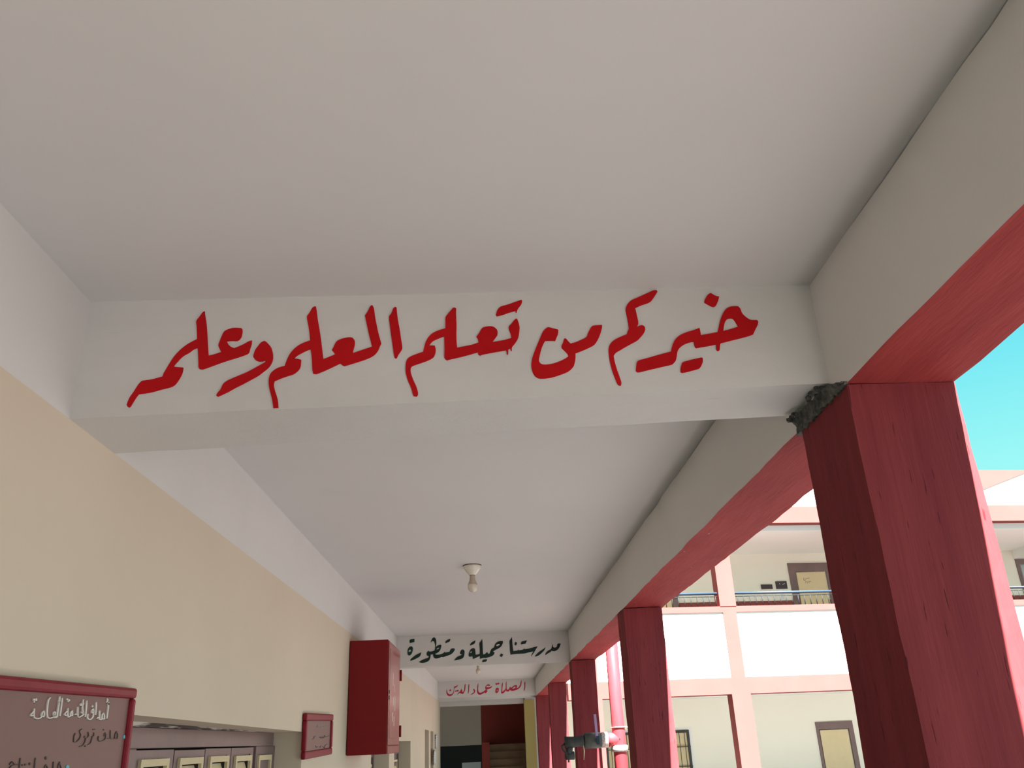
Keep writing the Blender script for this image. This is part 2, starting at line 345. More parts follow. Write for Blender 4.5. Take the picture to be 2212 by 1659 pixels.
word(b1, REDP, Y1, RL, [A5([(385,695),(420,700),(470,715),(540,732),(550,745),(545,800),(520,860),(500,910),(440,908),(345,908),(320,950),(290,1020),(265,1110),(248,1200),(255,1240),(290,1272),(350,1280),(440,1270),(540,1240),(640,1195),(707,1152),(690,1115),(650,1070),(600,1020),(600,985),(625,930),(635,885),(655,868),(675,880),(700,910),(740,952),(820,930),(900,895),(985,850),(1010,790),(1035,740),(1060,695),(1090,673),(1160,665),(1232,662),(1228,715),(1200,810),(1165,890),(1110,970),(1020,1020),(920,1065),(815,1105),(818,1160),(810,1230),(790,1300),(750,1350),(690,1395),(560,1445),(440,1480),(330,1495),(250,1493),(195,1465),(155,1410),(132,1320),(130,1260),(145,1170),(180,1070),(220,970),(275,840),(310,765),(350,720)])])
word(b1, REDP, Y1, RL, [A5([(2080,118),(2095,140),(2070,180),(2030,240),(1990,290),(1930,320),(1840,350),(1745,395),(1760,450),(1780,540),(1797,630),(1778,690),(1830,668),(1870,668),(1900,695),(1903,740),(1880,790),(1835,845),(1780,900),(1700,945),(1600,1000),(1520,1050),(1445,1095),(1412,1145),(1425,1220),(1455,1330),(1490,1430),(1525,1530),(1533,1570),(1525,1605),(1500,1603),(1470,1575),(1440,1500),(1400,1400),(1365,1280),(1340,1160),(1332,1050),(1345,980),(1380,930),(1430,890),(1510,850),(1620,805),(1630,760),(1650,715),(1640,630),(1615,500),(1600,420),(1610,370),(1640,320),(1690,275),(1780,235),(1900,180),(2025,125)])],
    [A6([(1765,370),(1800,410),(1822,470),(1860,515),(1910,555),(1960,582),(2060,585),(2078,610),(2070,660),(2040,720),(2000,805),(1900,840),(1700,890),(1500,940),(1485,970),(1478,1050),(1455,1062),(1432,1050),(1425,960),(1300,985),(1110,1018),(1090,990),(1075,918),(990,935),(910,970),(850,1020),(820,1080),(808,1150),(795,1210),(765,1250),(735,1275),(650,1295),(500,1330),(350,1365),(215,1397),(185,1390),(172,1375),(178,1310),(185,1250),(215,1215),(350,1178),(520,1128),(720,1075),(735,1000),(765,920),(800,870),(860,820),(960,775),(1060,745),(1130,720),(1162,705),(1175,760),(1185,820),(1300,800),(1448,772),(1465,690),(1490,580),(1520,500),(1560,430),(1600,395),(1650,375),(1700,370)]),
     A6([(1533,755),(1650,725),(1770,685),(1740,640),(1710,590),(1680,560),(1640,555),(1600,565),(1570,600),(1550,650)])],
    [A6([(1345,165),(1380,190),(1430,212),(1470,218),(1455,280),(1420,355),(1385,377),(1340,362),(1290,335),(1240,305),(1250,260),(1285,200),(1315,172)])],
    [A6([(1200,1168),(1215,1190),(1210,1250),(1185,1310),(1155,1340),(1050,1370),(905,1405),(870,1395),(872,1330),(890,1260),(910,1240),(1050,1200)])])

B1 = crop(870, 1365, 12.289); B2 = crop(1040, 1365, 12.289); BL = 'dark green painted Arabic word'
word(b2, BLACKP, Y2, BL, [B1([(180,230),(200,200),(310,180),(312,255),(300,270),(185,295)])],
    [B1([(225,382),(255,395),(270,440),(265,490),(245,560),(215,605),(180,625),(145,620),(128,590),(125,520),(135,460),(165,410),(195,388)]), B1([(150,525),(165,490),(190,470),(215,485),(218,510),(190,528)])],
    [B1([(488,540),(480,600),(450,650),(400,685),(300,735),(210,768),(195,755),(215,720),(270,670),(350,610),(430,570)])],
    [B1([(835,147),(870,170),(888,230),(890,320),(880,400),(905,375),(960,345),(1020,340),(1025,370),(1010,440),(975,510),(920,555),(860,580),(880,600),(920,605),(1000,595),(1080,560),(1110,530),(1125,515),(1120,550),(1240,525),(1260,480),(1300,440),(1360,435),(1385,455),(1370,500),(1320,565),(1250,610),(1150,645),(1070,670),(1030,665),(960,695),(880,710),(830,690),(808,640),(805,590),(740,605),(735,660),(720,720),(690,765),(630,800),(540,823),(460,815),(430,800),(480,765),(560,725),(650,695),(685,680),(690,640),(645,630),(635,595),(645,540),(680,500),(710,520),(770,515),(835,495),(850,470),(860,400),(850,320),(835,260),(800,240),(770,255),(745,290),(755,240),(780,180),(805,155)]),
     B1([(895,465),(920,430),(965,418),(970,430),(940,455)])],
    [B1([(1268,182),(1250,240),(1230,265),(1130,300),(1125,290),(1140,245),(1200,205)])])
word(b2, BLACKP, Y2, BL, [B1([(1580,465),(1620,475),(1642,510),(1640,580),(1625,650),(1590,700),(1530,725),(1450,745),(1362,762),(1390,715),(1450,660),(1520,630),(1565,610),(1575,595),(1540,590),(1518,570),(1530,520),(1555,480)])])
word(b2, BLACKP, Y2, BL, [B1([(1935,222),(1915,290),(1890,320),(1790,365),(1800,310),(1850,265)])],
    [B1([(1885,430),(1920,450),(1930,530),(1935,605),(1990,600),(2045,575),(2045,480),(2040,380),(2035,300),(2070,250),(2110,185),(2120,300),(2125,450),(2135,600)])
     + B2([(95,585),(125,560),(155,530),(175,580),(220,575),(235,520),(270,450),(330,410),(345,370),(370,310),(430,260),(500,240),(560,240),(575,260),(560,320),(520,390),(450,440),(370,480),(300,525),(345,535),(340,580),(300,630),(220,665),(90,697),(75,685),(0,705)])
     + B1([(2050,718),(2045,640),(1990,665),(1870,722),(1860,690),(1845,640),(1790,660),(1755,650),(1748,610),(1765,540),(1800,470),(1850,435)]),
     B1([(1785,550),(1810,515),(1840,520),(1838,545),(1800,560)]), B2([(385,360),(430,325),(495,320),(470,355),(420,380)])],
    [B2([(155,722),(130,780),(115,790),(15,805),(35,745),(50,735)])], [B2([(515,570),(580,600),(540,670),(480,640)])])
word(b2, BLACKP, Y2, BL, [B2([(808,135),(818,200),(825,330),(845,510),(920,500),(965,490),(990,455),(985,490),(1080,475),(1120,460),(1140,425),(1145,460),(1250,445),(1400,405),(1495,385),(1450,450),(1400,540),(1320,655),(1325,620),(1380,515),(1250,545),(1150,572),(1060,577),(1000,580),(900,588),(770,605),(755,480),(750,350),(745,240),(780,185)])],
    [B2([(895,265),(950,285),(920,365),(872,335)])], [B2([(1210,222),(1180,300),(1165,312),(1045,332),(1050,285),(1075,255)])],
    [B2([(1700,400),(1690,450),(1650,510),(1590,570),(1510,630),(1415,660),(1430,625),(1480,570),(1560,505),(1650,450)])],
    [B2([(2035,308),(2105,308),(2090,360),(2060,430),(2010,480),(1940,512),(1880,505),(1855,500),(1840,530),(1780,565),(1690,620),(1705,570),(1740,520),(1800,480),(1845,455),(1865,400),(1885,340),(1900,318),(1895,370),(1905,400),(1940,420),(1990,405),(2005,370),(2015,325)])])

C = crop(955, 1460, 11.642); KL = 'crimson painted Arabic word'
word(b3, CRIMP, Y3, KL, [C([(2090,130),(2095,200),(2093,280),(2080,350),(2055,388),(2060,340),(2068,250),(2065,180)])],
    [C([(1998,95),(2000,150),(1995,210),(1975,270),(1930,320),(1860,355),(1780,378),(1730,372),(1700,350),(1690,380),(1650,395),(1620,385),(1600,365),(1580,395),(1550,430),(1510,445),(1490,440),(1483,420),(1495,330),(1500,220),(1525,150),(1525,230),(1515,330),(1512,400),(1560,365),(1595,320),(1600,250),(1600,180),(1620,130),(1622,230),(1625,320),(1640,350),(1680,330),(1700,290),(1715,270),(1730,310),(1780,270),(1830,235),(1880,232),(1885,260),(1870,310),(1920,290),(1960,230),(1975,160)]), C([(1760,320),(1800,285),(1840,265),(1850,285),(1830,310),(1790,325)])],
    [C([(1400,295),(1430,320),(1425,360),(1410,410),(1370,435),(1345,420),(1340,370),(1360,310)]), C([(1370,385),(1385,345),(1400,355),(1395,385)])],
    [C([(1350,180),(1385,185),(1420,170),(1445,185),(1425,220),(1405,210),(1375,230),(1335,205)])])
word(b3, CRIMP, Y3, KL, [C([(915,175),(910,250),(905,340),(920,410),(960,425),(1020,405),(1070,370),(1100,345),(1085,310),(1090,270),(1130,225),(1180,215),(1208,230),(1190,255),(1150,245),(1110,265),(1115,285),(1180,285),(1268,255),(1230,305),(1170,330),(1120,345),(1140,390),(1100,435),(1060,420),(1010,455),(950,478),(905,460),(880,410),(880,320),(890,240)])],
    [C([(800,320),(835,370),(820,420),(770,460),(715,478),(750,445),(800,410),(800,380),(775,350)])])
word(b3, CRIMP, Y3, KL, [C([(685,200),(683,300),(675,390),(650,460),(648,420),(660,340),(662,240)])],
    [C([(590,195),(588,270),(580,350),(555,410),(525,455),(480,445),(440,430),(380,478),(400,440),(450,390),(490,320),(505,370),(510,410),(535,395),(555,350),(562,270),(570,220)])],
    [C([(405,215),(395,250),(370,280),(320,300),(305,340),(300,400),(280,450),(240,495),(190,510),(140,490),(110,430),(110,380),(128,325),(125,380),(140,430),(185,465),(235,460),(270,430),(290,380),(300,300),(305,270),(330,265),(375,250)])],
    [C([(205,335),(232,355),(210,390),(175,365)])], [C([(325,375),(360,370),(395,350),(420,370),(400,395),(365,385),(350,405),(330,395)])])

# ---------------------------------------------------------------- ceiling bulbs
def bulb(x, y, label):
    t = tag(empty('ceiling_bulb', (x, y, ZC)), label, 'light bulb', 'bare ceiling bulbs')
    m = MB(); m.lathe([(.073, -.004), (.078, -.009), (.076, -.018), (.062, -.045), (.043, -.070), (.029, -.083), (.026, -.088)]); m.build('holder', PORC, t)
    m = MB(); m.lathe([(.080, 0), (.081, -.006), (.074, -.007)]); m.build('rim', RIM, t)
    m = MB(); m.lathe([(.0225, -.086), (.0235, -.092), (.024, -.112), (.028, -.135), (.038, -.157), (.042, -.166)]); m.build('bulb_housing', BULBH, t)
    m = MB(); m.lathe([(.042, -.165), (.044, -.178), (.043, -.195), (.036, -.214), (.022, -.228), (.008, -.233), (.0005, -.2335)]); m.build('bulb_glass', BULBG, t)
    m = MB(); m.lathe([(.0262, -.083), (.0265, -.091), (.022, -.093)]); m.build('socket_ring', RIM, t)
    return t
p = onz((1020, 1221), ZC); bulb(p.x, p.y, 'bare bulb in white holder, between the red and the dark green lettering')
p = onz((1033, 1456), ZC-.234); bulb(p.x, p.y, 'far small bulb seen below the dark green lettered beam')

# ---------------------------------------------------------------- notice boards on the wall
def board(name, label, corner, wid, hei, tilt, fr, dep):
    """corner = far upper corner on the wall plane; the board runs back toward -y and down"""
    c, s_ = math.cos(tilt), math.sin(tilt)
    t = tag(empty(name, (XL, corner[0], corner[1])), label, 'notice board', 'red framed notice boards')
    t.rotation_euler = (tilt, 0, 0)
    m = MB(); m.box(.004, dep*.55, -wid+fr*.6, -fr*.6, -hei+fr*.6, -fr*.6); m.build('board_panel', BOARD, t)
    for (y0, y1, z0, z1) in ((-wid, 0, -fr, 0), (-wid, 0, -hei, -hei+fr), (-fr, 0, -hei+fr, -fr), (-wid, -wid+fr, -hei+fr, -fr)):
        m = MB(); m.box(.002, dep, y0, y1, z0, z1); m.build('frame_bar', FRAMER, t, bevel=.010)
    return t
# board_face: world point on the panel, in the board's own frame
def letters(parent, name, material, label, paths, w, dots=(), xx=.0):
    m = MB(); inv = parent.matrix_basis.inverted()
    pl = lambda p: inv @ onx(p, XL+xx)
    dv = Vector((-.004, 0, 0))
    for p_ in paths: stroke(m, p_, w, pl, dv)
    for (cx, cy, rx, ry) in dots: glyph(m, [[(cx+rx*math.cos(t), cy+ry*math.sin(t)) for t in [i*math.pi/4 for i in range(8)]]], pl, dv)
    return tag(m.build(name, material, parent), label)
a = onx((298, 1487), XL+.03); b = onx((0, 1457), XL+.03)
n1 = board('notice_board', 'large mauve notice board with white Arabic title beside the brown folding door', (a.y, a.z), 1.75, .95, math.atan2(a.z-b.z, a.y-b.y), .036, .032)
FX = .032*.55+.003
D = crop(50, 1495, 11.06)
T = [[(2050,235),(2045,330),(2025,480),(2005,635)], [(2005,150),(2025,185),(1995,250)], [(1920,490),(1945,560),(1945,640),(1885,640),(1890,560),(1920,500)], [(1885,650),(1835,655),(1832,560),(1835,440)], [(1835,640),(1800,600),(1760,635)],
     [(1755,240),(1748,400),(1735,550)], [(1680,390),(1690,480),(1650,500),(1645,440),(1675,400)], [(1690,480),(1680,580),(1620,650),(1560,640),(1545,590),(1555,520)], [(1530,200),(1515,400),(1495,600)],
     [(1450,175),(1430,320),(1430,420),(1440,520)], [(1380,470),(1420,500),(1455,530),(1400,570),(1340,600),(1310,580)], [(1315,350),(1310,500),(1320,590)], [(1310,545),(1265,525),(1235,545)],
     [(1185,430),(1185,560),(1135,560),(1150,480),(1185,440)], [(1140,570),(1085,600),(1072,520),(1078,380)], [(1070,440),(1000,520),(1010,555),(1065,550)],
     [(940,140),(920,350),(885,575)], [(885,105),(870,240),(840,420),(815,590),(770,605),(720,600)], [(800,590),(735,530),(740,475),(780,480),(775,530),(730,580)], [(730,600),(640,625),(590,590),(580,450),(605,230),(630,160),(665,130)],
     [(500,440),(515,520),(495,590),(445,570),(465,490),(500,450)], [(455,580),(410,620),(330,632),(275,600),(265,510),(280,390)], [(270,450),(190,540),(195,570),(260,550)]]
TD = [(1385,300,18,35),(1665,340,18,30),(1060,175,20,28),(1102,195,24,28),(1080,225,14,18),(265,180,20,28),(315,180,24,36),(275,230,14,24),(870,220,22,40),(1445,270,18,40),(2048,290,18,34)]
dd = lambda f, s_, L: [(*f([(cx, cy)])[0], rx/s_, ry/s_) for cx, cy, rx, ry in L]
sh = [[(x+8, y+22) for x, y in q] for q in T]
letters(n1, 'title_shadow', BOARDS, 'dark drop shadow of the title', [D(q) for q in sh], .9, dd(D, 11.06, [(x+8, y+20, r1, r2) for x, y, r1, r2 in TD]), FX-.001)
letters(n1, 'title_lettering', BOARDT, 'white Arabic title', [D(q) for q in T], 1.25, dd(D, 11.06, TD), FX+.001)
F = crop(0, 1560, 7.6276)
letters(n1, 'ink_line', INK, 'upper dark handwritten Arabic line', [F(q) for q in [
    [(1925,150),(1945,200),(1938,275),(1895,262),(1905,200),(1925,155)], [(1938,275),(1835,278),(1826,250),(1826,130)], [(1830,270),(1780,265)], [(1740,170),(1752,220),(1725,230),(1728,185)], [(1752,220),(1735,285),(1660,315),(1625,290),(1632,230)],
    [(1555,170),(1552,225),(1518,240)], [(1530,230),(1500,340),(1450,375)], [(1460,160),(1465,230),(1425,262),(1392,245),(1415,225)], [(1425,262),(1400,340),(1360,390),(1315,405)], [(1360,110),(1320,150),(1338,205),(1320,270),(1260,330),(1222,320),(1228,240),(1248,180)]]], .72,
    dd(F, 7.6276, [(1715,125,9,11),(1545,120,10,9),(1568,118,10,9),(1413,395,11,14)]), FX)
letters(n1, 'ink_line', INK, 'lower dark handwritten Arabic line', [F(q) for q in [
    [(165,700),(210,650),(250,690),(300,700),(200,720),(150,790),(200,860)], [(345,590),(335,680),(320,840)], [(320,840),(400,820),(430,770)], [(430,830),(500,810),(510,770)], [(595,585),(585,670),(570,840)], [(745,790),(750,730),(768,700),(790,750),(775,800),(700,830),(640,790)], [(890,650),(885,790),(800,800)], [(960,800),(965,735),(990,655),(1015,760),(1010,810),(890,805)]]], .95,
    dd(F, 7.6276, [(385,708,18,14),(425,700,16,16),(500,685,14,22),(765,592,15,28)]), FX)
letters(n1, 'bullet_mark', CYAN, 'cyan bullet marks', [], 1, dd(F, 7.6276, [(2050,240,16,34),(1118,735,26,30)]), FX)
P2 = [onx(p, XL+.03) for p in [(662.5,1540),(720,1543),(715,1624.6),(658.5,1635.6)]]
n2 = board('notice_board', 'small pink grey notice board between brown door and red cabinet', (P2[1].y, P2[1].z), P2[1].y-P2[0].y, .30, math.atan2(P2[1].z-P2[0].z, P2[1].y-P2[0].y), .05, .034)
G = crop(650, 1530, 14.425); FX2 = .034*.55+.003
letters(n2, 'faded_lettering', INKG, 'faded grey heading', [G(q) for q in [[(500,600),(540,520),(580,600)], [(600,560),(640,605),(720,590),(800,540)]]], .5, xx=FX2)
letters(n2, 'ink_line', INK, 'upper dark handwritten line', [G(q) for q in [
    [(350,965),(400,950),(430,870),(400,900)], [(430,880),(480,860)], [(580,890),(620,930),(640,880)], [(650,940),(690,880),(700,930)], [(720,930),(745,840),(770,900)], [(790,880),(830,880),(890,850)]]], .55, xx=FX2)
letters(n2, 'ink_line', INK, 'lower dark handwritten line', [G(q) for q in [
    [(460,1160),(490,1220),(540,1190)], [(580,1190),(610,1220),(640,1160)], [(680,1180),(740,1250),(760,1150)], [(780,1150),(820,1120),(865,1120)]]], .55, xx=FX2)

# ---------------------------------------------------------------- red fire hose cabinet
yc = onx((751, 1500), XL).y; xf = -.940
t = tag(empty('hose_cabinet', (XL, yc, 2.028)), 'tall dark red metal cabinet on the cream wall', 'cabinet')
yfar = onx((864.6, 1408), xf).y-yc; cd = xf-XL; ch = .998
m = MB(); m.box(.006, cd-.012, 0, yfar, 0, ch); m.build('body', CABRED, t, bevel=.006)
dr = MB(); dr.box(cd-.010, cd, .012, yfar-.012, .075, ch-.012); dr.box(cd-.001, cd+.004, .07, yfar-.07, .13, ch-.075)
do = dr.build('door', CABDOOR, t, bevel=.003)
m = MB(); m.box(cd-.011, cd-.001, .005, yfar-.005, .004, .066); m.build('bottom_rail', CABDOOR, t)
for z0 in (.20, .74):
    m = MB(); m.tube([(cd+.010, yfar-.004, z0-.055), (cd+.010, yfar-.004, z0+.055)], .011, 10); m.build('hinge', CABRED, do)
for z0 in (.48, .53):
    m = MB(); m.box(cd-.002, cd+.006, .022, .045, z0-.016, z0+.016); m.build('lock', IRON, do)
m = MB()
for (a_, b_, c_, d_) in ((.30,.36,.60,.72),(.40,.47,.55,.62),(.33,.39,.42,.50),(.48,.52,.38,.52),(.30,.35,.28,.36),(.42,.47,.24,.33)):
    m.box(cd+.003, cd+.0055, a_*yfar, (a_+.035)*yfar, c_*ch, d_*ch)
tag(m.build('worn_marking', BOARDT, do), 'pale worn markings')

# ---------------------------------------------------------------- doors in the corridor wall
def louver(parent, x, y0, y1, z0, z1, slats):
    o = None
    m = MB(); fr = .03
    for a in ((y0, y1, z1-fr, z1), (y0, y1, z0, z0+fr), (y0, y0+fr, z0+fr, z1-fr), (y1-fr, y1, z0+fr, z1-fr)): m.box(x-.005, x+.012, *a)
    o = m.build('louver_frame', LOUV, parent)
    m = MB(); m.box(x-.045, x-.035, y0+fr, y1-fr, z0+fr, z1-fr); m.build('dark_backing', DARK, o)
    m = MB(); h = (z1-z0-2*fr)/slats
    for i in range(slats):
        zt = z1-fr-i*h
        m.hexa([(x+.004,y0+fr,zt-h*.96),(x+.004,y1-fr,zt-h*.96),(x-.030,y1-fr,zt-h*.12),(x-.030,y0+fr,zt-h*.12),(x+.010,y0+fr,zt-h*.92),(x+.010,y1-fr,zt-h*.92),(x-.026,y1-fr,zt-h*.06),(x-.026,y0+fr,zt-h*.06)])
    m.build('louver_slats', LOUV, o)
XB = XL-RD
d1 = struct(empty('door_1', (0, 0, 0)))
yr = ony
bx = lambda px: onx((px, 1600), XB).y
zt1 = onx((590, 1582), XB).z
m = MB(); m.box(XB-.05, XB+.004, 3.0, 6.30, zt1-.085, zt1); m.box(XB-.05, XB+.004, bx(552)+.02, bx(594), 0, zt1-.085); m.box(XB-.05, XB+.004, 3.0, bx(296), 0, zt1-.085)
m.build('door_frame', BROWND, d1, bevel=.004)
m = MB()
rr = random.Random(3)
c = [(XB-.05,3.0,zt1),(XB+.006,3.0,zt1),(XB+.006,6.2,zt1),(XB-.05,6.2,zt1),(XB-.05,3.0,zt1+.022),(XB+.006,3.0,zt1+.022),(XB+.006,6.2,zt1+.018),(XB-.05,6.2,zt1+.018)]
m.rough(c, (1, 60, 2), .003, 5, freq=9); tag(m.build('peeling_edge', DARKD, d1), 'dark top edge with peeling white paint')
cuts = [296, 381, 447, 503, 551]; lv = [(306,367,1634),(390,440,1631),(455,495,1628),(510,544,1627)]
for i in range(4):
    a, b = bx(cuts[i])+.006, bx(cuts[i+1])-.006
    m = MB(); zz = zt1-.092-.004*(i == 1)
    y0, y1 = bx(lv[i][0]), bx(lv[i][1]); zl = onx((lv[i][1], lv[i][2]+4), XB).z
    x0, x1 = XB-.055, XB-.004
    m.box(x0, x1, a, b, zl, zz); m.box(x0, x1, a, y0, .0, zl); m.box(x0, x1, y1, b, .0, zl); m.box(x0, x1, y0, y1, 0, zl-.62)
    lf = m.build('door_leaf', BROWND, d1)
    louver(lf, XB-.002, y0, y1, zl-.62, zl, 5)
    if i != 1:
        m = MB(); m.tube([(XB-.006, b-.09, zz-.045), (XB+.001, b-.09, zz-.045)], .009, 8); m.build('bolt', IRON, lf)
y0, y1 = bx(557), bx(584); zl = onx((584, 1630), XB).z
louver(d1, XB+.006, y0, y1, zl-.6, zl, 5)
m = MB(); m.box(XB-.06, XB-.056, 3.0, 6.3, 0, zt1); m.build('dark_backing', DARK, d1)

def plain_door(n, y0, y1, zt, frame=True):
    d = struct(empty('door_%d' % n, (0, 0, 0)))
    m = MB(); m.box(XB-.055, XB, y0+.01, y1-.10, zt-.18, zt-.012); m.box(XB-.055, XB, y1-.12, y1-.002, 0, zt-.012); m.box(XB-.055, XB, y0+.002, y0+.1, 0, zt-.012)
    m.build('door_frame', BROWND, d)
    yy = (y0+.1, y1-.12)
    m = MB(); m.box(XB-.055, XB-.02, yy[0], yy[1], 0, zt-.18); lf = m.build('door_leaf', BROWND, d)
    w_ = (yy[1]-yy[0])/3
    for k_ in range(3): louver(lf, XB-.012, yy[0]+w_*k_+.08, yy[0]+w_*(k_+1)-.08, zt-.95, zt-.26, 5)
plain_door(2, 10.0, 11.745, 2.15); plain_door(3, 12.35, 14.835, 2.15); plain_door(4, 18.0, 19.165, 2.36); plain_door(5, 19.676, 20.618, 2.35)

for i, (p0, p1, lab) in enumerate((((944, 1586), (944, 1618), 'upper thin dark framed notice on the far cream wall'), ((940.5, 1619), (940.5, 1652), 'lower thin dark framed notice on the far cream wall'))):
    a, b = onx(p0, XL+.03), onx(p1, XL+.03)
    t = tag(empty('wall_notice', (XL, a.y, b.z)), lab, 'notice', 'thin framed notices on the far wall')
    m = MB(); m.box(.002, .03, -.45, .0, 0, a.z-b.z); m.build('frame', DARKD, t); m = MB(); m.box(.03, .034, -.43, -.02, .03, a.z-b.z-.03); m.build('sheet', PAPER, t)

# ---------------------------------------------------------------- red standpipe with valve
px = 1.625; py = onx((1337, 1590), px).y
zp = lambda yy: ony((1337, yy), py).z
xp = lambda xx, yy=1597: ony((xx, yy), py).x
R = .083
t = tag(empty('standpipe', (px, py, -.25)), 'glossy red standpipe with black valve beside the colonnade', 'pipe')
Z0 = -.25
m = MB(); m.tube([(0, 0, 0), (0, 0, ZC+1.2-Z0)], R, 28); m.build('riser_pipe', PIPER, t)
zl_ = lambda yy: zp(yy)-Z0
m = MB(); zz = zl_(1617); m.tube([(0,0,zz-.035),(0,0,zz-.03),(0,0,zz+.03),(0,0,zz+.04)], [R+.004, R+.02, R+.018, R+.003], 28); m.build('worn_collar', PIPEW, t)
m = MB(); zz = zl_(1571); m.tube([(0,0,zz-.006),(0,0,zz+.006)], R+.012, 28); m.box(.0, R+.07, -.01, .06, zz-.006, zz+.006); m.build('strap', PIPEW, t)
zb = zl_(1597); X = lambda xx: xp(xx)-px
m = MB(); m.tube([(0,0,zb),(X(1319),0,zb),(X(1312),0,zb)], [R*1.0, R*1.0, R*1.02], 28); m.build('tee_branch', PIPER, t)
m = MB(); m.tube([(X(1313),0,zb),(X(1311),0,zb),(X(1300),0,zb),(X(1298),0,zb)], [R*1.03, R*1.12, R*1.1, R*1.0], 28); m.build('white_coupling', PIPEW, t)
m = MB(); m.tube([(X(1298),0,zb),(X(1297.5),0,zb),(X(1263),0,zb),(X(1262),0,zb)], [.085, .094, .094, .088], 8); vb = m.build('valve_body', BRASS, t)
m = MB(); m.tube([(X(1262),0,zb),(X(1258),0,zb),(X(1250),0,zb-.003),(X(1236),0,zb-.01),(X(1220),0,zb-.012),(X(1219),0,zb-.012)], [.066,.072,.062,.066,.074,.06], 20); m.build('hose_coupling', IRON, t)
m = MB(); m.tube([(X(1229),0,zb-.04),(X(1228),0,zb-.12),(X(1227),0,zb-.16)], [.05,.042,.04], 16); m.tube([(X(1218),0,zb-.165),(X(1221),0,zb-.165),(X(1238),0,zb-.165),(X(1239),0,zb-.165)], [.025,.048,.05,.04], 16); m.build('drain_elbow', IRON, t)
m = MB(); m.tube([(X(1220),-.01,zb-.02),(X(1212),-.02,zb-.05),(X(1214),-.03,zb-.09),(X(1222),-.03,zb-.14),(X(1225),-.05,zb-.2),(X(1225),-.05,zb-.24)], .012, 8); m.build('cap_chain', IRON, t)
m = MB(); m.tube([(X(1289),-.095,zb-.02),(X(1289),-.13,zb-.02)], .022, 12); m.box(X(1289)-.02, X(1289)+.02, -.128, -.118, zb-.05, zb+.05)
m.build('lever_hub', STEEL, vb)
m = MB(); a = Vector((X(1287.5),-.123,zb+.03)); b = Vector((xp(1281.5,1541)-px,-.16,zl_(1541))); d_ = Vector((.0165,0,0))
m.hexa([a-d_, a+d_, a+d_+Vector((0,.012,0)), a-d_+Vector((0,.012,0)), b-d_, b+d_, b+d_+Vector((0,.012,0)), b-d_+Vector((0,.012,0))]); m.build('lever_handle', LEVER, vb, bevel=.004)
m = MB(); m.tube([(X(1258),-.06,zb-.05),(X(1259),-.07,zb-.12),(X(1257),-.07,zb-.22)], [.006,.009,.002], 6); m.build('twine', LOUV, t)

# ---------------------------------------------------------------- stair hall at the end of the corridor
hl = ony((950, 1600), YB).x; hr = ony((1135, 1600), YB).x; ht = ony((1040, 1523), YB).z
mb = MB()
mb.box(XL-.4, hl, YB, YB+.25, 0, ZC); mb.box(hl, hr, YB, YB+.25, ht, ZC); mb.box(hr, hr+.275, YB+.01, YB+.25, ZS-.05, ZC); mb.box(hr+.275, XO, YB, YB+.25, 0, ZC); mb.box(XL-1.7, 1.6, YB+.30, YB+.45, ZC-.02, ZC+1.2)
struct(mb.build('wall_end', PLASTER))
m = MB(); m.box(hr+.005, hr+.27, YB-.06, YB+.25, 0, ZS-.05); tag(m.build('pilaster', OLIVE), 'olive yellow pilaster beside the dark stair hall', 'pilaster', kind='thing')
m = MB(); m.box(hr+.02, hr+.2, YB-.14, YB-.01, ZS-.045, ZS+.10); struct(m.build('lit_patch_block', PLASTER))  # white block added in place of a lit patch above the pilaster
HY = 28.5
m = MB(); m.box(XL-1.5, ony((1040,1600), HY).x, HY, HY+.2, 2.0, ZC+1, 0); m.box(XL-1.5, ony((1040,1600), HY).x, HY, HY+.2, 0, 2.0, 1); struct(m.build('wall_hall_back', [HALLG, HALLD]))  # lower part carries the hall's shade as a painted dark band
m = MB(); m.box(ony((1040,1600), 26.4).x, 1.45, 26.4, 26.6, 0, ZC+1); struct(m.build('wall_hall_red', HALLR))
m = MB(); m.box(XL-1.7, XL-1.5, YB+.25, HY+.2, 0, ZC+1); m.box(1.45, 1.6, YB+.25, 26.6, 0, ZC+1); struct(m.build('wall_hall_sides', HALLG))
m = MB(); m.box(XL-1.7, 1.6, YB+.25, HY+.2, ZC+1, ZC+1.2); struct(m.build('ceiling_hall', HALLG))
yy = 24.0
a, b = ony((1041,1600), yy).x, ony((1057,1600), yy).x
m = MB(); m.box(a, b, yy, yy+2.3, 0, ony((1045,1604), yy).z); tag(m.build('stair_side_wall', HALLR), 'low red wall along the side of the stairs', 'wall', kind='thing')
m = MB(); zt = ony((1095,1607), yy+.6).z; n = 11; r_ = zt/n
for i in range(n): m.box(b, 1.44, yy-1.0+i*.27*.6+.0, 26.39, i*r_, (i+1)*r_-.03); m.box(b, 1.44, yy-1.02+i*.27*.6, 26.39, (i+1)*r_-.03, (i+1)*r_)
# keep the flight inside the hall
for v in m.v: v.y = max(v.y, YB+.27)
tag(m.build('staircase', STAIR), 'brown stone stairs in the dark hall at the corridor end', 'stairs', kind='thing')
a, b = ony((998,1640), 27.0), ony((1040,1640), 27.0)
m = MB(); m.box(a.x, b.x-.02, 27.0, 27.06, 0, ony((1015,1647), 27.0).z); tag(m.build('low_panel', PAPER), 'low grey panel standing in the dark stair hall', 'panel')

